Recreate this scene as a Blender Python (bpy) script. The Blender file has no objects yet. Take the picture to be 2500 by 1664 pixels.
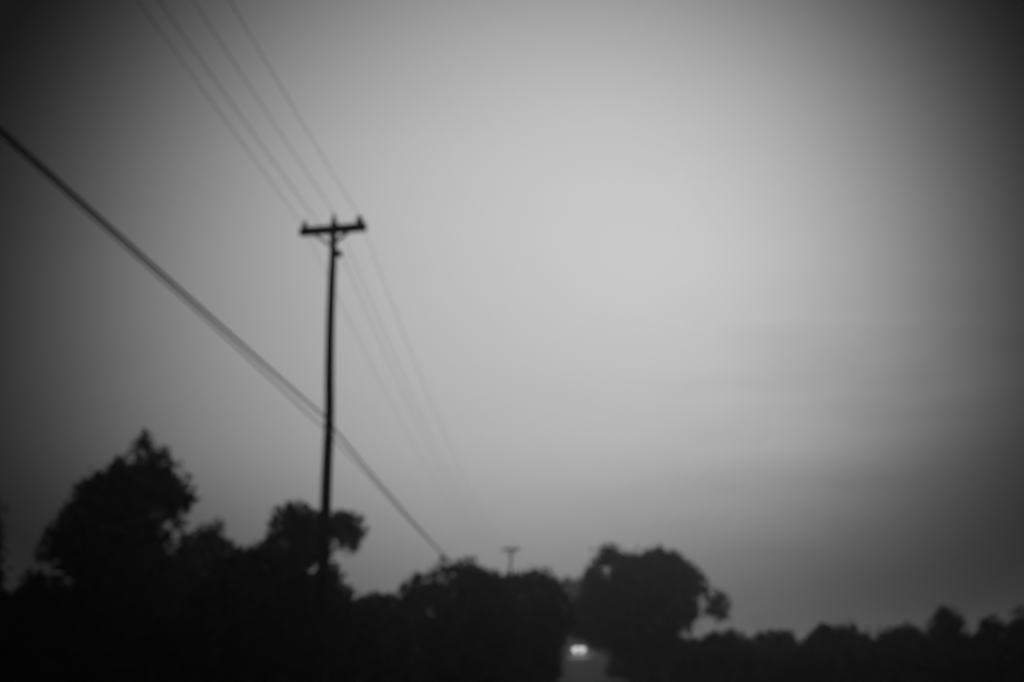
import bpy, bmesh, math, random
import numpy as np
from mathutils import Vector, Matrix, noise

random.seed(7)
rng = np.random.default_rng(7)
S = bpy.context.scene
C = S.collection

# ------------------------------------------------------------------ camera
CAM_H = 1.6
PITCH = math.radians(12.5)
cd = bpy.data.cameras.new('camera')
cam = bpy.data.objects.new('camera', cd)
C.objects.link(cam)
cam.location = (0, 0, CAM_H)
cam.rotation_euler = (math.radians(90) + PITCH, 0, 0)
cd.lens = 50
cd.sensor_width = 36
cd.clip_start = 0.1
cd.clip_end = 5000
cd.dof.use_dof = True            # focused far too near: everything out there is soft
cd.dof.focus_distance = 1.4
cd.dof.aperture_fstop = 6.2
S.camera = cam

# ------------------------------------------------------------------ dusk sky
SUN_AZ, SUN_EL = math.radians(5), math.radians(9)
w = bpy.data.worlds.new('World')
S.world = w
w.use_nodes = True
nt = w.node_tree
nt.nodes.clear()
N = nt.nodes.new
L = nt.links.new


def M(op, a, b=None, c=None, t=None):
    n = (t or nt).nodes.new('ShaderNodeMath')
    n.operation = op
    for i, v in enumerate((a, b, c)):
        if v is None:
            continue
        if isinstance(v, (int, float)):
            n.inputs[i].default_value = v
        else:
            (t or nt).links.new(v, n.inputs[i])
    return n.outputs[0]


tc = N('ShaderNodeTexCoord')
sep = N('ShaderNodeSeparateXYZ')
L(tc.outputs['Generated'], sep.inputs[0])
X, Y, Z = sep.outputs
R20 = math.radians(20)
az = M('DIVIDE', M('ARCTAN2', X, Y), R20)
el = M('SUBTRACT', M('DIVIDE', M('ARCSINE', Z), R20), 0.68)
az2 = M('MULTIPLY', az, az)
el2 = M('MULTIPLY', el, el)
r2 = M('ADD', az2, el2)
# bright overcast round the hidden sun, with lens vignetting put into its outward falloff
k = (-0.628, 0.345, 0.450, -0.410, -1.180, -1.960, 0.100, -0.500, -2.400)
e = M('ADD', M('MULTIPLY', az, k[1]), k[0])
e = M('ADD', e, M('MULTIPLY', el, k[2]))
e = M('ADD', e, M('MULTIPLY', az2, k[3]))
e = M('ADD', e, M('MULTIPLY', el2, k[4]))
e = M('ADD', e, M('MULTIPLY', M('MULTIPLY', r2, r2), k[5]))
e = M('ADD', e, M('MULTIPLY', M('MULTIPLY', az, el), k[6]))
low = M('MAXIMUM', M('DIVIDE', M('SUBTRACT', -0.23, el), 0.45), 0.0)     # duller band towards the horizon
low = M('MINIMUM', M('MULTIPLY', low, low), 1.0)
e = M('ADD', e, M('MULTIPLY', low, k[7]))
e = M('ADD', e, M('MULTIPLY', M('MULTIPLY', low, M('MINIMUM', az2, 1.0)), k[8]))
e = M('MAXIMUM', e, -5.0)
# faint long banks of stratus
mp = N('ShaderNodeMapping')
L(tc.outputs['Generated'], mp.inputs[0])
mp.inputs['Scale'].default_value = (1.0, 1.0, 4.5)
mp.inputs['Rotation'].default_value = (0, math.radians(10), 0)
nz = N('ShaderNodeTexNoise')
nz.inputs['Scale'].default_value = 2.6
nz.inputs['Detail'].default_value = 4
nz.inputs['Roughness'].default_value = 0.45
L(mp.outputs[0], nz.inputs['Vector'])
e = M('ADD', e, M('MULTIPLY', M('SUBTRACT', nz.outputs[0], 0.5), 0.12))
# a low grey bank lying across the right of the sky
def ramp(x):
    x = M('MINIMUM', M('MAXIMUM', x, 0.0), 1.0)
    return M('MULTIPLY', M('MULTIPLY', x, x), M('SUBTRACT', 3.0, M('MULTIPLY', x, 2.0)))


n2 = N('ShaderNodeTexNoise')
n2.inputs['Scale'].default_value = 7.5
n2.inputs['Detail'].default_value = 5
n2.inputs['Roughness'].default_value = 0.55
n2.inputs['Distortion'].default_value = 0.4
L(mp.outputs[0], n2.inputs['Vector'])
edge = M('ADD', M('MULTIPLY', az, 0.10), M('MULTIPLY', n2.outputs[0], 0.16))
wis = M('MULTIPLY', ramp(M('MULTIPLY', M('SUBTRACT', az, 0.15), 2.2)), ramp(M('MULTIPLY', M('SUBTRACT', 0.15, el), 3.0)))
e = M('ADD', e, M('MULTIPLY', M('MULTIPLY', M('SUBTRACT', n2.outputs[0], 0.5), 0.55), wis))
bank = M('MULTIPLY', ramp(M('DIVIDE', M('SUBTRACT', M('SUBTRACT', edge, 0.41), el), 0.06)), ramp(M('MULTIPLY', M('ADD', az, 0.1), 1.8)))
e = M('SUBTRACT', e, M('MULTIPLY', bank, 0.08))
glow = M('MULTIPLY', M('EXPONENT', e), 10.0)
sky = N('ShaderNodeTexSky')
sky.sky_type = 'NISHITA'
sky.sun_disc = False
sky.sun_elevation = SUN_EL
sky.sun_rotation = SUN_AZ
bw = N('ShaderNodeRGBToBW')
L(sky.outputs[0], bw.inputs[0])
tot = M('ADD', glow, M('MULTIPLY', bw.outputs[0], 0.004))
bg = N('ShaderNodeBackground')
bg.inputs['Strength'].default_value = 0.1
L(tot, bg.inputs['Color'])
wo = N('ShaderNodeOutputWorld')
L(bg.outputs[0], wo.inputs['Surface'])

sd = bpy.data.lights.new('sun', 'SUN')
sun = bpy.data.objects.new('sun', sd)
C.objects.link(sun)
sd.energy = 0.06
sd.angle = math.radians(25)
sun.rotation_euler = Vector((math.sin(SUN_AZ) * math.cos(SUN_EL), math.cos(SUN_AZ) * math.cos(SUN_EL),
                             math.sin(SUN_EL))).to_track_quat('Z', 'Y').to_euler()
sun.location = (0, 0, 30)

vs = S.view_settings
vs.view_transform = 'Standard'
vs.look = 'None'
vs.exposure = 0
vs.gamma = 1
vs.use_curve_mapping = False
S.render.engine = 'CYCLES'
S.cycles.use_denoising = True
S.cycles.max_bounces = 6
S.cycles.volume_bounces = 1
S.cycles.transparent_max_bounces = 8

# ------------------------------------------------------------------ helpers
FPX = 50 / 36 * 2500.0


def at(px, py, Yd):
    """world point at distance Yd seen at pixel px, py of the 2500 x 1664 photograph"""
    a, b = px - 1250, 832 - py
    y = FPX * math.cos(PITCH) - b * math.sin(PITCH)
    z = FPX * math.sin(PITCH) + b * math.cos(PITCH)
    return Vector((a / y * Yd, Yd, CAM_H + z / y * Yd))


def smooth(t):
    t = max(0.0, min(1.0, t))
    return t * t * (3 - 2 * t)


def terrain(x, y):
    z = 1.9 * smooth((y - 85) / 110)
    d = abs(x - lane_x(y))
    if d > 2.4:
        z += min(1.0, (d - 2.4) / 2.5) * (0.10 + 0.16 * noise.noise(Vector((x * 0.12, y * 0.12, 3.1)))
                                          + 0.05 * noise.noise(Vector((x * 0.7, y * 0.7, 1.3))))
    return z


def lane_x(y):
    return 1.0 + 0.0445 * y


def tag(o, label=None, cat=None, group=None, kind=None):
    for a, v in (('label', label), ('category', cat), ('group', group), ('kind', kind)):
        if v:
            o[a] = v
    return o


def empty(name, loc, rz=0.0):
    o = bpy.data.objects.new(name, None)
    o.location = loc
    o.rotation_euler = (0, 0, rz)
    o.empty_display_size = 0.3
    C.objects.link(o)
    return o


def link(name, me, mat, parent=None):
    o = bpy.data.objects.new(name, me)
    if mat and not me.materials:
        me.materials.append(mat)
    C.objects.link(o)
    if parent:
        o.parent = parent
    return o


def from_np(name, v, f, mat=None, smooth_=False):
    me = bpy.data.meshes.new(name)
    me.from_pydata([tuple(p) for p in v] if not isinstance(v, np.ndarray) else v.tolist(), [],
                   f.tolist() if isinstance(f, np.ndarray) else f)
    if smooth_:
        me.polygons.foreach_set('use_smooth', [True] * len(me.polygons))
    me.update()
    return me


def tube(pts, rads, seg=10, cap=True):
    """verts and faces of a tube through pts"""
    V, F = [], []
    n = len(pts)
    pts = [Vector(p) for p in pts]
    up = Vector((0.123, 0.2, 1)).normalized()
    for i, p in enumerate(pts):
        d = (pts[min(i + 1, n - 1)] - pts[max(i - 1, 0)]).normalized()
        ref = up if abs(d.dot(up)) < 0.95 else Vector((1, 0.1, 0))
        a = d.cross(ref).normalized()
        b = d.cross(a)
        r = rads[i] if hasattr(rads, '__len__') else rads
        for k_ in range(seg):
            t = 2 * math.pi * k_ / seg
            V.append(p + a * (r * math.cos(t)) + b * (r * math.sin(t)))
    for i in range(n - 1):
        for k_ in range(seg):
            k2 = (k_ + 1) % seg
            F.append((i * seg + k_, i * seg + k2, (i + 1) * seg + k2, (i + 1) * seg + k_))
    if cap:
        F.append(tuple(range(seg))[::-1])
        F.append(tuple((n - 1) * seg + k_ for k_ in range(seg)))
    return V, F


def join(parts):
    V, F = [], []
    for v, f in parts:
        o = len(V)
        V += list(v)
        F += [tuple(i + o for i in q) for q in f]
    return V, F


def lathe(c, prof, seg=14, axis='Z'):
    V, F = [], []
    c = Vector(c)
    for r, h in prof:
        for k_ in range(seg):
            t = 2 * math.pi * k_ / seg
            u, v = r * math.cos(t), r * math.sin(t)
            V.append(c + (Vector((u, v, h)) if axis == 'Z' else Vector((u, h, v)) if axis == 'Y' else Vector((h, u, v))))
    n = len(prof)
    for i in range(n - 1):
        for k_ in range(seg):
            k2 = (k_ + 1) % seg
            F.append((i * seg + k_, i * seg + k2, (i + 1) * seg + k2, (i + 1) * seg + k_))
    F.append(tuple(range(seg))[::-1])
    F.append(tuple((n - 1) * seg + k_ for k_ in range(seg)))
    return V, F


def box_bm(bm, c, s, rot=None, bev=0.0):
    r = bmesh.ops.create_cube(bm, size=1)
    for v in r['verts']:
        v.co = Vector((v.co.x * s[0], v.co.y * s[1], v.co.z * s[2]))
    if bev:
        ed = list({e_ for v in r['verts'] for e_ in v.link_edges})
        rr = bmesh.ops.bevel(bm, geom=ed, offset=bev, segments=2, affect='EDGES', profile=0.6)
        vs_ = list({v for f in rr['faces'] for v in f.verts} | {v for v in r['verts'] if v.is_valid})
    else:
        vs_ = r['verts']
    for v in vs_:
        if rot:
            v.co = rot @ v.co
        v.co += Vector(c)


def mesh_box(name, c, s, rot=None, bev=0.0):
    bm = bmesh.new()
    box_bm(bm, c, s, rot, bev)
    bmesh.ops.recalc_face_normals(bm, faces=bm.faces)
    me = bpy.data.meshes.new(name)
    bm.to_mesh(me)
    bm.free()
    return me


def mat(name, col, rough=0.8, spec=0.3, var=0.25, scale=6.0, stretch=(1, 1, 1), bump=0.0, emit=0.0, metal=0.0,
        transl=0.0):
    m = bpy.data.materials.new(name)
    m.use_nodes = True
    t = m.node_tree
    p = t.nodes['Principled BSDF']
    tcn = t.nodes.new('ShaderNodeTexCoord')
    mpn = t.nodes.new('ShaderNodeMapping')
    mpn.inputs['Scale'].default_value = stretch
    t.links.new(tcn.outputs['Object'], mpn.inputs[0])
    n = t.nodes.new('ShaderNodeTexNoise')
    n.inputs['Scale'].default_value = scale
    n.inputs['Detail'].default_value = 5
    t.links.new(mpn.outputs[0], n.inputs['Vector'])
    cr = t.nodes.new('ShaderNodeValToRGB')
    cr.color_ramp.elements[0].position = 0.3
    cr.color_ramp.elements[1].position = 0.7
    a, b = col * (1 - var), col * (1 + var)
    cr.color_ramp.elements[0].color = (a, a, a, 1)
    cr.color_ramp.elements[1].color = (b, b, b, 1)
    t.links.new(n.outputs[0], cr.inputs[0])
    t.links.new(cr.outputs[0], p.inputs['Base Color'])
    p.inputs['Roughness'].default_value = rough
    p.inputs['Specular IOR Level'].default_value = spec
    p.inputs['Metallic'].default_value = metal
    if bump:
        bn = t.nodes.new('ShaderNodeBump')
        bn.inputs['Strength'].default_value = bump
        bn.inputs['Distance'].default_value = 0.02
        t.links.new(n.outputs[0], bn.inputs['Height'])
        t.links.new(bn.outputs[0], p.inputs['Normal'])
    if emit:
        p.inputs['Emission Color'].default_value = (1, 1, 1, 1)
        p.inputs['Emission Strength'].default_value = emit
    if transl:
        tr = t.nodes.new('ShaderNodeBsdfTranslucent')
        t.links.new(cr.outputs[0], tr.inputs['Color'])
        mx = t.nodes.new('ShaderNodeMixShader')
        mx.inputs[0].default_value = transl
        t.links.new(p.outputs[0], mx.inputs[1])
        t.links.new(tr.outputs[0], mx.inputs[2])
        t.links.new(mx.outputs[0], t.nodes['Material Output'].inputs['Surface'])
    return m


MT = dict(
    wood=mat('weathered_pole_wood', 0.10, 0.85, 0.2, 0.4, 9, (3, 3, 0.25), 0.6),
    arm=mat('crossarm_timber', 0.07, 0.85, 0.2, 0.4, 12, (0.3, 3, 3), 0.5),
    steel=mat('galvanised_steel', 0.30, 0.5, 0.5, 0.2, 20, metal=0.8),
    porcelain=mat('dark_porcelain', 0.05, 0.25, 0.5, 0.1, 5),
    wire=mat('wire_sheath', 0.03, 0.6, 0.3, 0.2, 4),
    bark=mat('bark', 0.07, 0.9, 0.15, 0.4, 5, (2, 2, 0.4), 0.7),
    leaf_a=mat('leaf_dark', 0.06, 0.75, 0.2, 0.4, 1.2, transl=0.35),
    leaf_b=mat('leaf_mid', 0.075, 0.75, 0.2, 0.4, 1.0, transl=0.35),
    leaf_c=mat('leaf_shrub', 0.06, 0.8, 0.2, 0.45, 1.6, transl=0.3),
    soil=mat('ground_turf', 0.055, 0.95, 0.1, 0.4, 0.6, bump=0.5),
    grass=mat('grass_blades', 0.06, 0.85, 0.15, 0.4, 0.8, transl=0.2),
    asphalt=mat('damp_asphalt', 0.05, 0.75, 0.3, 0.3, 1.5, bump=0.3),
    paint=mat('car_paint', 0.12, 0.3, 0.5, 0.05, 2),
    glass=mat('car_glass', 0.02, 0.08, 0.6, 0.1, 2),
    rubber=mat('tyre_rubber', 0.025, 0.85, 0.2, 0.2, 10),
    plastic=mat('black_plastic', 0.03, 0.6, 0.3, 0.2, 8),
    lamp=mat('headlight_and_glow_lens', 0.8, 0.2, 0.5, 0.02, 3, emit=3.8),
)

# ------------------------------------------------------------------ ground, lane
xs = sorted(set([round(v, 2) for v in np.concatenate([np.arange(-900, -60, 40), np.arange(-60, 60, 1.5), np.arange(60, 901, 40)])]))
ys = sorted(set([round(v, 2) for v in np.concatenate([np.arange(-200, -20, 20), np.arange(-20, 260, 2.5), np.arange(260, 1301, 40)])]))
V = [(x, y, terrain(x, y) if abs(x) < 70 else 1.9 * smooth((y - 85) / 110) + 0.1) for y in ys for x in xs]
nx = len(xs)
F = [(j * nx + i, j * nx + i + 1, (j + 1) * nx + i + 1, (j + 1) * nx + i) for j in range(len(ys) - 1) for i in range(nx - 1)]
tag(link('ground', from_np('ground', V, F, smooth_=True), MT['soil']), 'dark rough turf on both sides of the lane', kind='structure')

V, F = [], []
ys2 = list(np.arange(-150, 320, 2.5))
for i, y in enumerate(ys2):
    c = lane_x(y)
    z = 1.9 * smooth((y - 85) / 110)
    for q, (dx, dz) in enumerate(((-2.25, 0.02), (-2.05, 0.055), (0, 0.085), (2.05, 0.055), (2.25, 0.02))):
        V.append((c + dx + 0.06 * noise.noise(Vector((y * 0.3, q, 0))), y, z + dz))
    if i:
        for q in range(4):
            a = (i - 1) * 5 + q
            F.append((a, a + 1, a + 6, a + 5))
tag(link('road', from_np('road', V, F, smooth_=True), MT['asphalt']), 'narrow damp asphalt lane running away under the trees', kind='structure')

# ------------------------------------------------------------------ utility poles
P0 = Vector((-4.21, 32, 0))
POLE_TRACK = [(783, 1655), (787, 1485), (791, 1330), (795, 1220), (798, 1146), (802, 1061), (804, 1000), (804, 912),
              (806, 796), (810, 680), (813, 620), (814, 575), (815, 541)]


def make_pole():
    root = empty('utility_pole', P0)
    pts = [Vector((-0.29, 0, -0.3))]
    rads = [0.155]
    for px, py in POLE_TRACK:
        p = at(px, py, 32) - P0
        pts.append(p)
        rads.append(0.15 - 0.07 * max(0, p.z) / 11.6)
    # smooth resample
    fine, fr = [], []
    for i in range(len(pts) - 1):
        a, b, c, d = (pts[max(i - 1, 0)], pts[i], pts[i + 1], pts[min(i + 2, len(pts) - 1)])
        for s in range(5):
            t = s / 5
            fine.append(0.5 * ((2 * b) + (c - a) * t + (2 * a - 5 * b + 4 * c - d) * t * t + (3 * b - a - 3 * c + d) * t ** 3))
            fr.append(rads[i] * (1 - t) + rads[i + 1] * t)
    fine.append(pts[-1])
    fr.append(rads[-1])
    v, f = tube(fine, fr, 16)
    link('pole_shaft', from_np('pole_shaft', v, f, smooth_=False), MT['wood'], root)
    top = pts[-1]
    rz = Matrix.Rotation(math.radians(-14.7), 3, 'Z')
    ac = Vector((0.03, -0.16, 11.32))
    link('crossarm', mesh_box('crossarm', ac, (1.64, 0.13, 0.19), rz, 0.012), MT['arm'], root)

    def insulator(c, h=0.2, r=0.075):
        prof = [(0.014, -0.1), (0.014, 0.03), (r, 0.03), (r * 1.05, 0.055), (r * 0.6, 0.09), (r * 0.8, 0.12),
                (r * 0.85, 0.145), (r * 0.45, 0.165), (r * 0.5, h), (r * 0.2, h + 0.02)]
        vv, ff = lathe(c, prof)
        o = link('insulator', from_np('insulator', vv, ff, smooth_=True), MT['porcelain'], root)
        vv, ff = lathe(Vector(c) + Vector((0, 0, -0.12)), [(0.035, 0), (0.035, 0.03), (0.016, 0.035), (0.016, 0.12)], 8)
        link('pin', from_np('pin', vv, ff), MT['steel'], o)
        return o
    insulator(ac + rz @ Vector((-0.70, 0, 0.09)), 0.12, 0.06)
    insulator(ac + rz @ Vector((0.66, 0, 0.10)), 0.17, 0.09)
    insulator(Vector((top.x, top.y, top.z + 0.02)), 0.14, 0.05)
    # flat steel braces, front pair and back one on the right
    for sx, back in ((-1, 0), (1, 0), (1, 1)):
        a = Vector((0.0, -0.115 if not back else 0.10, 10.93 + 0.10 * back))
        b = ac + rz @ Vector((sx * (0.50 - 0.16 * back), -0.068 if not back else 0.068, -0.06))
        vv, ff = tube([a, b], 0.028, 6)
        link('brace', from_np('brace', vv, ff), MT['steel'], root)
    for z, dx in ((11.32, 0.03), (10.93, 0)):
        vv, ff = lathe(Vector((dx, -0.25, z)) if z > 11 else Vector((dx, -0.15, z)), [(0.02, 0), (0.02, 0.3)], 8, 'Y')
        link('bolt', from_np('bolt', vv, ff), MT['steel'], root)
    # neutral spool on the right of the shaft
    br = link('neutral_bracket', mesh_box('neutral_bracket', (0.12, -0.02, 10.77), (0.16, 0.06, 0.16), None, 0.008), MT['steel'], root)
    vv, ff = lathe((0.22, -0.02, 10.71), [(0.03, 0), (0.045, 0.02), (0.026, 0.05), (0.026, 0.07), (0.045, 0.10), (0.03, 0.12)])
    link('spool', from_np('spool', vv, ff, smooth_=True), MT['porcelain'], br)
    # cable clamps and splice case where the phone cables pass
    cx = (at(806, 1030, 32) - P0).x
    for z, s in ((6.85, 0.15), (6.58, 0.13)):
        link('cable_clamp', mesh_box('cable_clamp', (cx - 0.02, -0.15, z), (s, 0.10, 0.13), None, 0.01), MT['steel'], root)
    vv, ff = lathe((cx + 0.07, -0.16, 6.36), [(0.02, 0), (0.042, 0.03), (0.042, 0.42), (0.02, 0.45)])
    link('splice_case', from_np('splice_case', vv, ff, smooth_=True), MT['plastic'], root)
    # ground wire stapled down the shaft
    gp = [Vector((p.x + r + 0.006, p.y - 0.02, p.z)) for p, r in zip(fine, fr) if p.z < 10.6]
    vv, ff = tube(gp, 0.006, 5)
    link('ground_wire', from_np('ground_wire', vv, ff), MT['wire'], root)
    return root


def copy_tree(o, parent=None):
    c = o.copy()
    C.objects.link(c)
    c.parent = parent
    for ch in list(o.children):
        copy_tree(ch, c)
    return c


pole = make_pole()
tag(pole, 'tall near wooden utility pole with crossarm, slightly crooked, rising across the left of the sky', 'utility pole', 'utility poles along the lane')
P_FAR = Vector((-0.14, 134, terrain(-0.14, 134)))
pole2 = copy_tree(pole)
pole2.location = P_FAR + Vector((0, 0, -0.85))      # set deeper: a slightly shorter pole
tag(pole2, 'small distant utility pole whose crossarm shows just above the middle treetops', 'utility pole', 'utility poles along the lane')
P_BACK = Vector((-8.70, -68, 0))
pole3 = copy_tree(pole)
pole3.location = P_BACK
tag(pole3, 'utility pole standing beside the lane behind the viewer', 'utility pole', 'utility poles along the lane')


def span(a, b, sag, n):
    return [Vector((a.x + (b.x - a.x) * t, a.y + (b.y - a.y) * t, a.z + (b.z - a.z) * t - 4 * sag * t * (1 - t)))
            for t in [i / n for i in range(n + 1)]]


def wire(name, off, r, s0, s1, label, cat, group, bow=0.0):
    off = Vector(off)
    a, b, c = P_BACK + off, P0 + off, pole2.location + off
    pts = span(a, b, s0, 60)[:-1] + span(b, c, s1, 60)
    v, f = tube(pts, r, 8)
    tag(link(name, from_np(name, v, f, smooth_=True), MT['wire']), label, cat, group)


G = 'power wires on the pole line'
wire('power_wire', (-0.68, 0.02, 11.46), 0.0058, 1.15, 2.2, 'leftmost thin power wire, meeting the left end of the near crossarm', 'wire', G)
wire('power_wire', (0.22, -0.02, 10.77), 0.0058, 1.5, 2.2, 'second thin wire from the left, held on the small bracket below the crossarm', 'wire', G)
wire('power_wire', (0.02, 0.0, 11.78), 0.0058, 1.5, 2.2, 'third thin power wire from the left, resting on the pole top insulator', 'wire', G)
wire('power_wire', (0.67, -0.33, 11.56), 0.0058, 1.5, 2.2, 'rightmost thin power wire, meeting the right end of the near crossarm', 'wire', G)

# telephone cables: a thick lashed bundle and a thinner one that drops away from it near the pole
def cable(name, offs, r, s0, s1, label):
    off0, off1 = Vector(offs[0]), Vector(offs[1])     # height away from the pole, height at the pole
    a, b, c = P_BACK, P0, pole2.location
    pts = []
    for (p, q, s, d) in ((a, b, s0, 0), (b, c, s1, 1)):
        n = 70
        for i in range(n + (1 if d else 0)):
            t = i / n
            dist = (1 - t if d == 0 else t) * 100
            k_ = math.exp(-(dist / 10.0) ** 1.3)
            o = off0 * (1 - k_) + off1 * k_
            z = p.z + (q.z - p.z) * t - 4 * s * t * (1 - t)
            pts.append(Vector((p.x + (q.x - p.x) * t, p.y + (q.y - p.y) * t, z)) + o)
    v, f = tube(pts, r, 10)
    tag(link(name, from_np(name, v, f, smooth_=True), MT['wire']), label, 'cable', 'telephone cables on the pole line')


cable('telephone_cable', ((0.0, -0.2, 6.86), (0.0, -0.2, 6.86)), 0.023, 0.31, 1.1, 'thick telephone cable crossing the left sky, upper of the pair')
cable('telephone_cable', ((0.01, -0.2, 6.82), (0.0, -0.2, 6.60)), 0.013, 0.31, 1.1, 'thinner telephone cable below the thick one, parting from it near the pole')

# ------------------------------------------------------------------ trees
def poly_arr(poly):
    return np.array(poly, float)


def inside(pts, poly):
    x, y = pts[:, 0], pts[:, 1]
    r = np.zeros(len(pts), bool)
    n = len(poly)
    for i in range(n):
        x1, y1 = poly[i]
        x2, y2 = poly[(i + 1) % n]
        c = ((y1 > y) != (y2 > y)) & (x < (x2 - x1) * (y - y1) / (y2 - y1 + 1e-9) + x1)
        r ^= c
    return r


def edge_dist(pts, poly):
    d = np.full(len(pts), 1e9)
    n = len(poly)
    for i in range(n):
        a = poly[i]
        b = poly[(i + 1) % n]
        ab = b - a
        t = np.clip(((pts - a) @ ab) / (ab @ ab + 1e-9), 0, 1)
        d = np.minimum(d, np.hypot(*(pts - (a + t[:, None] * ab)).T))
    return d


def world(px, Yd):
    """many pixels and distances to points"""
    a, b = px[:, 0] - 1250, 832 - px[:, 1]
    y = FPX * math.cos(PITCH) - b * math.sin(PITCH)
    z = FPX * math.sin(PITCH) + b * math.cos(PITCH)
    return np.stack([a / y * Yd, Yd, CAM_H + z / y * Yd], 1)


def leaves(centres, radii, total, size):
    """folded leaf-sized faces scattered round clump centres"""
    w_ = radii ** 2
    idx = rng.choice(len(centres), total, p=w_ / w_.sum())
    d = rng.normal(size=(total, 3))
    d /= np.linalg.norm(d, axis=1)[:, None] + 1e-9
    rr = rng.random(total) ** (1 / 2.2) * np.where(rng.random(total) < 0.30, 1.0 + rng.random(total) * 0.95, 1.0)
    c = centres[idx] + d * (rr * radii[idx] * rng.uniform(0.75, 1.2, total))[:, None]
    u = rng.normal(size=(total, 3))
    u /= np.linalg.norm(u, axis=1)[:, None]
    v = np.cross(u, rng.normal(size=(total, 3)))
    v /= np.linalg.norm(v, axis=1)[:, None] + 1e-9
    nrm = np.cross(u, v)
    s = size * rng.uniform(0.6, 1.3, total)[:, None]
    P = np.empty((total, 4, 3))
    P[:, 0] = c - u * s
    P[:, 1] = c + v * s * 0.5 + nrm * s * 0.12
    P[:, 2] = c + u * s
    P[:, 3] = c - v * s * 0.5 + nrm * s * 0.12
    n = total * 4
    me = bpy.data.meshes.new('foliage')
    me.vertices.add(n)
    me.vertices.foreach_set('co', P.reshape(-1).astype(np.float32))
    b = np.arange(total) * 4
    tri = np.stack([b, b + 1, b + 2, b, b + 2, b + 3], 1).reshape(-1)
    me.loops.add(total * 6)
    me.loops.foreach_set('vertex_index', tri.astype(np.int32))
    me.polygons.add(total * 2)
    me.polygons.foreach_set('loop_start', (np.arange(total * 2) * 3).astype(np.int32))
    me.update(calc_edges=True)
    return me


def ragged(poly, ppm, seed):
    """break a crown outline up into uneven sprays, 0.1 to 0.4 m deep"""
    out = []
    n = len(poly)
    for i in range(n):
        a, b = poly[i], poly[(i + 1) % n]
        ln = np.hypot(*(b - a))
        m_ = max(1, int(ln / (0.22 * ppm)))
        nr = np.array([(b - a)[1], -(b - a)[0]]) / (ln + 1e-6)
        for j in range(m_):
            p = a + (b - a) * (j / m_)
            q = Vector((p[0] / ppm, p[1] / ppm, seed * 3.7))
            out.append(p + nr * ppm * (0.17 * noise.noise(q * 1.1) + 0.14 * noise.noise(q * 3.3)))
    return np.array(out)


def tree(name, label, cat, D, poly, holes=(), leaf=0.12, dens=3.4, clump=0.42, trunk=None, m='leaf_a', group=None,
         depth=0.9, part='crown'):
    ppm = FPX / D
    poly = ragged(poly_arr(poly), ppm, len(bpy.data.objects))
    ppm = FPX / D                                    # photo pixels per metre at this distance
    lo, hi = poly.min(0), poly.max(0)
    A = 0.5 * abs(np.dot(poly[:, 0], np.roll(poly[:, 1], 1)) - np.dot(poly[:, 1], np.roll(poly[:, 0], 1))) / ppm ** 2
    n = int(A / clump ** 2 * 5.5) + 16
    pts = np.empty((0, 2))
    while len(pts) < n:
        q = rng.uniform(lo, hi, (n * 3, 2))
        q = q[inside(q, poly)]
        pts = np.vstack([pts, q])
    pts = pts[:n]
    ed = edge_dist(pts, poly)
    rad = np.clip(ed / ppm, 0.13, clump) * rng.uniform(0.85, 1.15, n)
    for hx, hy, hr in holes:
        dd = np.hypot(pts[:, 0] - hx, pts[:, 1] - hy) - hr
        keep = dd > 2
        rad = np.minimum(rad, np.maximum(dd, 3) / ppm)
        pts, rad, ed = pts[keep], rad[keep], ed[keep]
    # the crown is as deep as it is wide: inflate by the distance from the outline
    half = (hi[0] - lo[0]) / 2 / ppm
    dz = np.sqrt(np.clip(ed / ppm, 0, half) * half) * depth
    Yd = D + rng.uniform(-1, 1, len(pts)) * dz
    if holes:                                        # branches round a gap stay near the middle, so it stays open
        for hx, hy, hr in holes:
            nearh = np.hypot(pts[:, 0] - hx, pts[:, 1] - hy) < hr * 3
            Yd[nearh] = D + (Yd[nearh] - D) * 0.3
    W = world(pts, Yd)
    base_x = trunk if trunk is not None else (lo[0] + hi[0]) / 2
    bx = at(base_x, 1500, D).x
    bz = terrain(bx, D)
    root = empty(name, (bx, D, bz))
    off = np.array([bx, D, bz])
    W = W - off
    keep = W[:, 2] > 0.05
    W, rad = W[keep], rad[keep]
    total = int(1.45 * dens * A * 2 / (leaf ** 2 * 0.9))
    me = leaves(W, rad, total, leaf)
    z = np.empty(len(me.vertices) * 3, np.float32)
    me.vertices.foreach_get('co', z)
    z = z.reshape(-1, 3)
    z[:, 2] = np.maximum(z[:, 2], -0.1)
    me.vertices.foreach_set('co', z.reshape(-1))
    link(part, me, MT[m], root)
    # trunk and limbs
    top = np.percentile(W[:, 2], 70)
    cen = W[np.argsort(np.abs(W[:, 2] - top))[:20]].mean(0)
    h = cen[2]
    r0 = 0.05 + 0.022 * h
    tp = [Vector((cen[0] * s ** 1.5 + 0.12 * math.sin(5 * s + base_x), cen[1] * s, h * s - 0.15 * (s == 0))) for s in
          [i / 8 for i in range(9)]]
    v, f = tube(tp, [r0 * (1.35 - 0.35 * min(1, i / 1.5)) * (1 - 0.75 * i / 8) for i in range(9)], 10)
    parts = [(v, f)]
    for i in rng.choice(len(W), min(34, len(W)), replace=False):
        q = W[i]
        s = min(0.92, max(0.2, (q[2] / max(h, 0.1)) * 0.6))
        a = tp[int(s * 8)]
        b = Vector(q)
        mid = (a + b) / 2 + Vector((0, 0, 0.12 * (b - a).length))
        parts.append(tube([a, a.lerp(mid, 0.6), mid.lerp(b, 0.4), b], [r0 * 0.42, r0 * 0.32, r0 * 0.2, r0 * 0.07], 6))
    v, f = join(parts)
    link('trunk' if part == 'crown' else 'stem', from_np('trunk', v, f, smooth_=True), MT['bark'], root)
    tag(root, label, cat, group)
    return root


TG, BG = 'trees along the lane', 'bushes along the lane'
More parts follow.
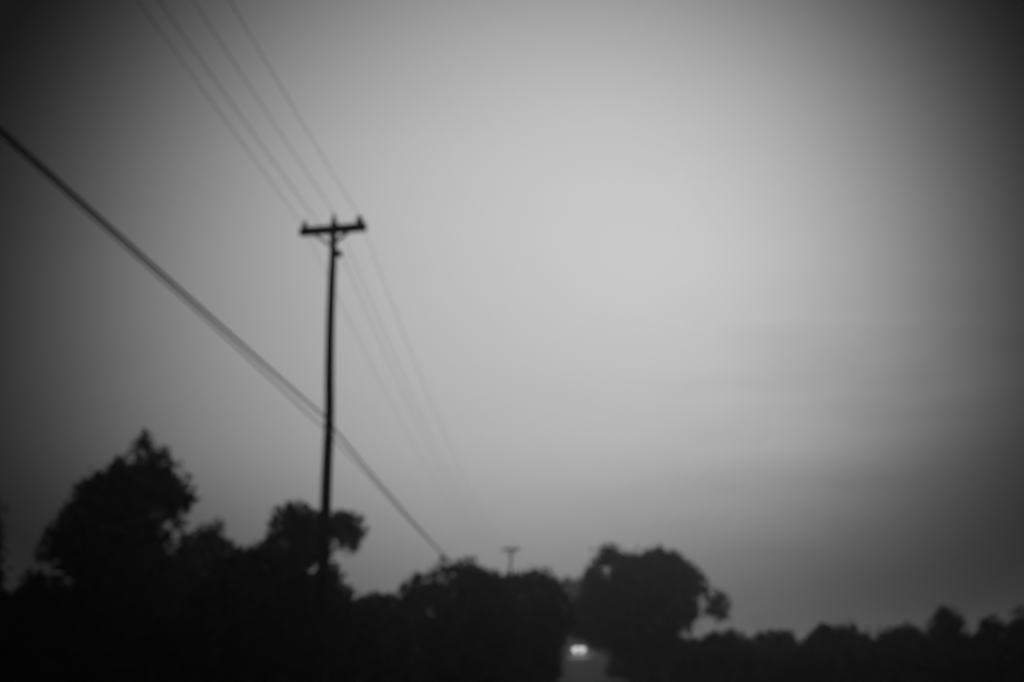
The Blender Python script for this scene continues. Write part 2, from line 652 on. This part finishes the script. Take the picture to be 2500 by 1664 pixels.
# far trees closing the view over the lane
tree('distant_tree', 'distant tree filling the notch between the broad mound and the round tree', 'tree', 190,
     [(1320, 1440), (1361, 1415), (1380, 1409), (1397, 1402), (1415, 1411), (1450, 1420), (1500, 1440), (1520, 1604), (1320, 1604)],
     leaf=0.34, clump=1.1, group=TG, trunk=1395, m='leaf_b')
# right-hand far row
ROW = [
    ('low rounded tree just right of the big round tree', 75, [(1695, 1585), (1712, 1560), (1727, 1541), (1755, 1543), (1788, 1538), (1805, 1550), (1822, 1565), (1832, 1600), (1830, 1625), (1690, 1625)]),
    ('low sloping tree, second beyond the big round tree', 78, [(1805, 1575), (1830, 1556), (1853, 1549), (1890, 1535), (1927, 1540), (1936, 1556), (1944, 1575), (1952, 1620), (1800, 1620)]),
    ('flat topped tree right of the low dip in the skyline', 70, [(1935, 1590), (1960, 1570), (1980, 1550), (1990, 1528), (2012, 1520), (2040, 1529), (2074, 1527), (2088, 1545), (2097, 1580), (2095, 1630), (1930, 1630)]),
    ('long level hedge-like tree in the right half', 66, [(2080, 1570), (2097, 1537), (2125, 1533), (2150, 1535), (2180, 1531), (2209, 1525), (2235, 1531), (2258, 1545), (2270, 1580), (2268, 1630), (2080, 1630)]),
    ('tallest narrow tree of the right-hand row', 60, [(2256, 1580), (2270, 1530), (2278, 1508), (2292, 1489), (2321, 1480), (2340, 1491), (2352, 1510), (2366, 1540), (2376, 1580), (2376, 1640), (2256, 1640)]),
    ('small domed tree between the narrow tree and the right edge', 56, [(2365, 1570), (2385, 1538), (2400, 1511), (2430, 1502), (2446, 1518), (2460, 1545), (2470, 1580), (2470, 1645), (2365, 1645)]),
    ('tree cut off by the right edge of the view', 52, [(2446, 1580), (2462, 1525), (2478, 1495), (2510, 1488), (2560, 1500), (2600, 1550), (2620, 1640), (2446, 1640)]),
]
for lab, D, poly in ROW:
    mid = (min(p[0] for p in poly) + max(p[0] for p in poly)) / 2
    poly = [(x + (9 if x > mid else -9), y - 4) if y >= 1545 else (x, y) for x, y in poly]
    tree('roadside_tree', lab, 'tree', D, poly, leaf=0.12, clump=0.38, group=TG, m='leaf_b')
# big round tree right of the lane
tree('round_tree', 'big round-crowned tree standing right of the lane over the headlights', 'tree', 92,
     [(1412, 1450), (1414, 1412), (1425, 1390), (1440, 1374), (1456, 1355), (1468, 1340), (1480, 1328), (1495, 1323), (1510, 1329),
      (1508, 1343), (1522, 1350), (1545, 1346), (1580, 1340), (1595, 1335), (1614, 1333), (1635, 1341), (1659, 1343), (1668, 1362),
      (1690, 1373), (1717, 1385), (1728, 1405), (1732, 1430), (1724, 1444), (1738, 1438), (1757, 1437), (1776, 1455),
      (1791, 1482), (1778, 1508), (1752, 1519), (1731, 1508), (1714, 1488), (1705, 1500), (1698, 1530), (1705, 1562),
      (1710, 1625), (1560, 1630), (1500, 1605), (1474, 1588), (1425, 1572), (1390, 1535), (1396, 1480)],
     holes=((1710, 1464, 5), (1672, 1547, 7), (1481, 1392, 5)), leaf=0.17, clump=0.55, group=TG, trunk=1590, dens=3.8)
# middle mound
tree('broad_tree', 'broad low tree mound in the middle whose crown meets the telephone cables', 'tree', 60,
     [(935, 1480), (960, 1450), (987, 1420), (1010, 1405), (1035, 1398), (1052, 1390), (1068, 1370), (1082, 1358), (1100, 1367),
      (1124, 1363), (1160, 1371), (1183, 1390), (1214, 1398), (1250, 1420), (1262, 1500), (1255, 1660), (1240, 1690), (930, 1690)],
     leaf=0.12, clump=0.4, group=TG, trunk=1100)
tree('broad_tree', 'low broad tree left of the lane, in front of the distant utility pole', 'tree', 68,
     [(1160, 1430), (1200, 1402), (1230, 1397), (1268, 1398), (1300, 1388), (1329, 1379), (1346, 1390), (1361, 1413), (1384, 1428),
      (1400, 1450), (1406, 1500), (1398, 1545), (1378, 1580), (1366, 1610), (1362, 1690), (1160, 1690)],
     leaf=0.13, clump=0.42, group=TG, trunk=1270)
# left group
tree('tall_tree', 'tallest dark tree on the left with a pronged ragged top', 'tree', 45,
     [(358, 1058), (378, 1070), (388, 1096), (400, 1094), (412, 1082), (428, 1100), (430, 1145), (455, 1162), (484, 1190),
      (484, 1222), (457, 1250), (418, 1262), (395, 1274), (440, 1261), (470, 1266), (455, 1287), (425, 1300), (412, 1330),
      (430, 1400), (425, 1480), (420, 1700), (150, 1700), (165, 1480), (172, 1410), (130, 1388), (90, 1368), (88, 1338),
      (116, 1300), (121, 1275), (150, 1245), (178, 1222), (176, 1188), (215, 1163), (254, 1143), (296, 1104), (318, 1088), (338, 1066)],
     holes=((326, 1126, 6),), leaf=0.11, clump=0.36, group=TG, trunk=300, dens=3.8)
tree('leafy_tree', 'small pointed tree between the tall dark tree and the near pole', 'tree', 56,
     [(400, 1420), (415, 1340), (450, 1300), (490, 1287), (512, 1277), (529, 1270), (548, 1290), (562, 1322), (600, 1400), (610, 1690), (400, 1690)],
     leaf=0.12, clump=0.36, group=TG, trunk=510)
tree('open_tree', 'open-crowned tree directly behind the near pole with sky showing through', 'tree', 50,
     [(699, 1226), (720, 1240), (745, 1240), (775, 1250), (800, 1252), (825, 1244), (845, 1242), (855, 1254), (882, 1256),
      (904, 1288), (890, 1314), (870, 1346), (835, 1352), (822, 1338), (815, 1358), (830, 1385), (848, 1402), (835, 1428),
      (855, 1500), (860, 1690), (620, 1690), (590, 1400), (608, 1338), (636, 1315), (652, 1290), (655, 1262), (675, 1236)],
     holes=((812, 1318, 4), (768, 1388, 4)), leaf=0.11, clump=0.33, group=TG, trunk=760, dens=3.0)
tree('edge_tree', 'dark tree only just entering at the left edge', 'tree', 32,
     [(-260, 1300), (-160, 1190), (-60, 1180), (-10, 1215), (8, 1260), (14, 1300), (8, 1345), (16, 1390), (0, 1450), (-20, 1740), (-260, 1740)],
     leaf=0.09, clump=0.3, group=TG, trunk=-120)
# bushes
BUSH = [
    ('distant bush right of the headlights, under the crown of the round tree', 183, [(1462, 1606), (1470, 1570), (1500, 1560), (1560, 1562), (1640, 1566), (1690, 1590), (1690, 1612), (1462, 1612)]),
    ('distant bush left of the headlights at the far end of the lane', 182, [(1290, 1606), (1300, 1566), (1340, 1560), (1366, 1570), (1372, 1606), (1368, 1612), (1290, 1612)]),
    ('dark bush in the bottom left corner, below the edge tree', 38, [(-80, 1480), (-30, 1462), (0, 1450), (40, 1416), (60, 1402), (88, 1394), (120, 1402), (160, 1412), (200, 1430), (215, 1760), (-90, 1760)]),
    ('bush at the foot of the tall dark tree', 39, [(140, 1500), (200, 1470), (260, 1480), (330, 1460), (400, 1475), (450, 1500), (460, 1760), (140, 1760)]),
    ('wide bush sloping down towards the near pole from the left', 44, [(500, 1400), (530, 1348), (562, 1332), (600, 1326), (650, 1322), (700, 1332), (745, 1345), (775, 1420), (790, 1730), (440, 1730), (450, 1450)]),
    ('bush at the right of the near pole foot', 46, [(700, 1560), (780, 1450), (810, 1432), (848, 1430), (868, 1440), (884, 1460), (890, 1480), (925, 1510), (940, 1720), (700, 1720)]),
    ('small bush between the near pole and the middle mound', 54, [(860, 1490), (878, 1460), (890, 1450), (904, 1443), (918, 1452), (940, 1450), (962, 1450), (990, 1500), (1000, 1700), (850, 1700)]),
    ('bush on the left verge of the lane below the low broad tree', 105, [(1230, 1600), (1290, 1570), (1340, 1566), (1366, 1582), (1370, 1620), (1372, 1690), (1230, 1690)]),
    ('bush on the right verge of the lane under the round tree', 105, [(1478, 1620), (1500, 1585), (1560, 1575), (1620, 1580), (1660, 1600), (1670, 1680), (1476, 1680)]),
    ('low bush right of the round tree trunk', 62, [(1640, 1610), (1700, 1590), (1780, 1600), (1840, 1596), (1900, 1615), (1910, 1690), (1640, 1690)]),
    ('dark rounded bush in front of the low dip in the skyline', 58, [(1860, 1640), (1890, 1612), (1930, 1597), (1990, 1592), (2040, 1602), (2075, 1630), (2080, 1700), (1860, 1700)]),
    ('bush below the level hedge-like tree', 56, [(2050, 1620), (2120, 1600), (2200, 1606), (2280, 1595), (2300, 1700), (2050, 1700)]),
    ('bush in the bottom right corner', 50, [(2260, 1610), (2340, 1590), (2420, 1596), (2500, 1585), (2580, 1600), (2590, 1710), (2260, 1710)]),
]
for lab, D, poly in BUSH:
    tree('bush', lab, 'bush', D, poly, leaf=0.11 if D < 80 else 0.17, clump=0.34 if D < 80 else 0.5, m='leaf_c', group=BG,
         part='foliage')

# verge grass near the visible stretch of lane
gv, gf = [], []
for i in range(9000):
    y = random.uniform(70, 215)
    side = random.choice((-1, 1))
    x = lane_x(y) + side * (2.25 + abs(random.gauss(0, 1)) * 1.3)
    z = terrain(x, y)
    h = random.uniform(0.12, 0.4)
    a = random.uniform(0, math.pi)
    dx, dy = math.cos(a) * 0.05, math.sin(a) * 0.05
    b = len(gv)
    gv += [(x - dx, y - dy, z - 0.02), (x + dx, y + dy, z - 0.02), (x + random.uniform(-0.1, 0.1), y + random.uniform(-0.1, 0.1), z + h)]
    gf.append((b, b + 1, b + 2))
tag(link('verge_grass', from_np('verge_grass', gv, gf), MT['grass']), 'tufts of rough grass along both verges of the lane', 'grass', kind='stuff')

# ------------------------------------------------------------------ oncoming car
def make_car(loc, rz):
    root = empty('oncoming_car', loc, rz)            # the front faces local -Y
    # body: stations along Y, each a rounded cross-section
    st = [(-2.10, 0.66, 0.32, 0.62), (-2.02, 0.80, 0.24, 0.74), (-1.6, 0.87, 0.20, 0.86), (-0.95, 0.89, 0.19, 0.95),
          (-0.1, 0.90, 0.19, 0.98), (0.9, 0.90, 0.19, 0.99), (1.6, 0.88, 0.21, 1.00), (2.05, 0.82, 0.26, 0.96), (2.16, 0.70, 0.34, 0.80)]
    V, F, n = [], [], 12
    for y, hw, z0, z1 in st:
        for k_ in range(n):
            t = 2 * math.pi * (k_ + 0.5) / n
            cx, cz = math.cos(t), math.sin(t)
            sx = math.copysign(abs(cx) ** 0.45, cx)
            sz = math.copysign(abs(cz) ** 0.5, cz)
            V.append((hw * sx, y, (z0 + z1) / 2 + (z1 - z0) / 2 * sz))
    for i in range(len(st) - 1):
        for k_ in range(n):
            k2 = (k_ + 1) % n
            F.append((i * n + k_, i * n + k2, (i + 1) * n + k2, (i + 1) * n + k_))
    F += [tuple(range(n)), tuple((len(st) - 1) * n + k_ for k_ in range(n))[::-1]]
    link('body', from_np('body', V, F, smooth_=True), MT['paint'], root)
    # greenhouse and roof
    prof_lo = [(-0.95, 0.76, 0.94), (1.75, 0.74, 0.97)]
    V = [(-0.78, -0.98, 0.93), (0.78, -0.98, 0.93), (0.62, -0.22, 1.38), (-0.62, -0.22, 1.38),
         (-0.78, 1.80, 0.96), (0.78, 1.80, 0.96), (0.60, 1.15, 1.38), (-0.60, 1.15, 1.38)]
    link('windscreen', from_np('windscreen', V[:4], [(0, 1, 2, 3)]), MT['glass'], root)
    link('rear_window', from_np('rear_window', V[4:], [(1, 0, 3, 2)]), MT['glass'], root)
    link('side_window', from_np('side_window', [V[1], V[5], V[6], V[2]], [(0, 1, 2, 3)]), MT['glass'], root)
    link('side_window', from_np('side_window', [V[4], V[0], V[3], V[7]], [(0, 1, 2, 3)]), MT['glass'], root)
    for a, b in ((0, 3), (1, 2), (5, 6), (4, 7)):
        v, f = tube([V[a], V[b]], 0.035, 6)
        link('pillar', from_np('pillar', v, f), MT['paint'], root)
    link('roof', mesh_box('roof', (0, 0.465, 1.40), (1.26, 1.44, 0.07), None, 0.03), MT['paint'], root)
    link('bumper', mesh_box('bumper', (0, -2.10, 0.40), (1.5, 0.16, 0.22), None, 0.04), MT['plastic'], root)
    link('grille', mesh_box('grille', (0, -2.12, 0.60), (0.72, 0.06, 0.12), None, 0.01), MT['plastic'], root)
    for sx in (-1, 1):
        link('mirror', mesh_box('mirror', (sx * 0.96, -0.75, 0.98), (0.18, 0.10, 0.13), None, 0.02), MT['paint'], root)
        vv, ff = lathe((sx * 0.55, -2.17, 0.64), [(0.115, 0.10), (0.12, 0.03), (0.115, 0.0), (0.06, -0.02)][::-1], 16, 'Y')
        link('headlight', from_np('headlight', vv, ff, smooth_=True), MT['lamp'], root)
        vv, ff = lathe((sx * 0.20, -2.19, 0.80), [(0.085, 0.08), (0.09, 0.02), (0.085, 0.0), (0.04, -0.012)][::-1], 14, 'Y')
        link('added_upper_glow', from_np('added_upper_glow', vv, ff, smooth_=True), MT['lamp'], root)  # added glowing disc, fills the gap between the headlights
        vv, ff = lathe((sx * 0.36, -2.20, 0.34), [(0.085, 0.06), (0.09, 0.02), (0.085, 0.0), (0.04, -0.012)][::-1], 14, 'Y')
        link('added_lower_glow', from_np('added_lower_glow', vv, ff, smooth_=True), MT['lamp'], root)  # added glowing disc, makes the headlight glow taller
        for y in (-1.35, 1.38):
            vv, ff = lathe((sx * 0.80, y, 0.32), [(0.22, -0.1), (0.31, -0.1), (0.32, -0.06), (0.32, 0.06), (0.31, 0.1), (0.22, 0.1)], 20, 'X')
            wh = link('wheel', from_np('wheel', vv, ff, smooth_=True), MT['rubber'], root)
            vv, ff = lathe((sx * 0.80, y, 0.32), [(0.2, -0.104), (0.2, 0.104)], 14, 'X')
            link('rim', from_np('rim', vv, ff), MT['steel'], wh)
        ld = bpy.data.lights.new('headlight_beam', 'SPOT')
        ld.energy = 300
        ld.spot_size = math.radians(36)
        ld.spot_blend = 0.9
        ld.shadow_soft_size = 0.08
        lo_ = bpy.data.objects.new('headlight_beam', ld)
        C.objects.link(lo_)
        lo_.parent = root
        lo_.location = (sx * 0.55, -2.24, 0.64)
        lo_.rotation_euler = (math.radians(90 - 2.5), 0, math.pi)
    return root


cy = 175
car = make_car((lane_x(cy) - 0.75, cy, 1.9 * smooth((cy - 85) / 110) + 0.06), -math.atan(0.0406))
tag(car, 'oncoming car far down the lane with its headlights lit and added glow discs', 'car')

# ------------------------------------------------------------------ evening haze
hz = bpy.data.materials.new('evening_haze')
hz.use_nodes = True
t = hz.node_tree
t.nodes.clear()
pv = t.nodes.new('ShaderNodeVolumePrincipled')
pv.inputs['Color'].default_value = (0.9, 0.9, 0.9, 1)
pv.inputs['Density'].default_value = 0.0011
pv.inputs['Anisotropy'].default_value = 0.85
mo = t.nodes.new('ShaderNodeOutputMaterial')
t.links.new(pv.outputs[0], mo.inputs['Volume'])
o = link('haze', mesh_box('haze', (0, 550, 6.35), (1810, 1510, 15.3)), hz)
tag(o, 'thin evening haze over the lane and the trees', kind='stuff')
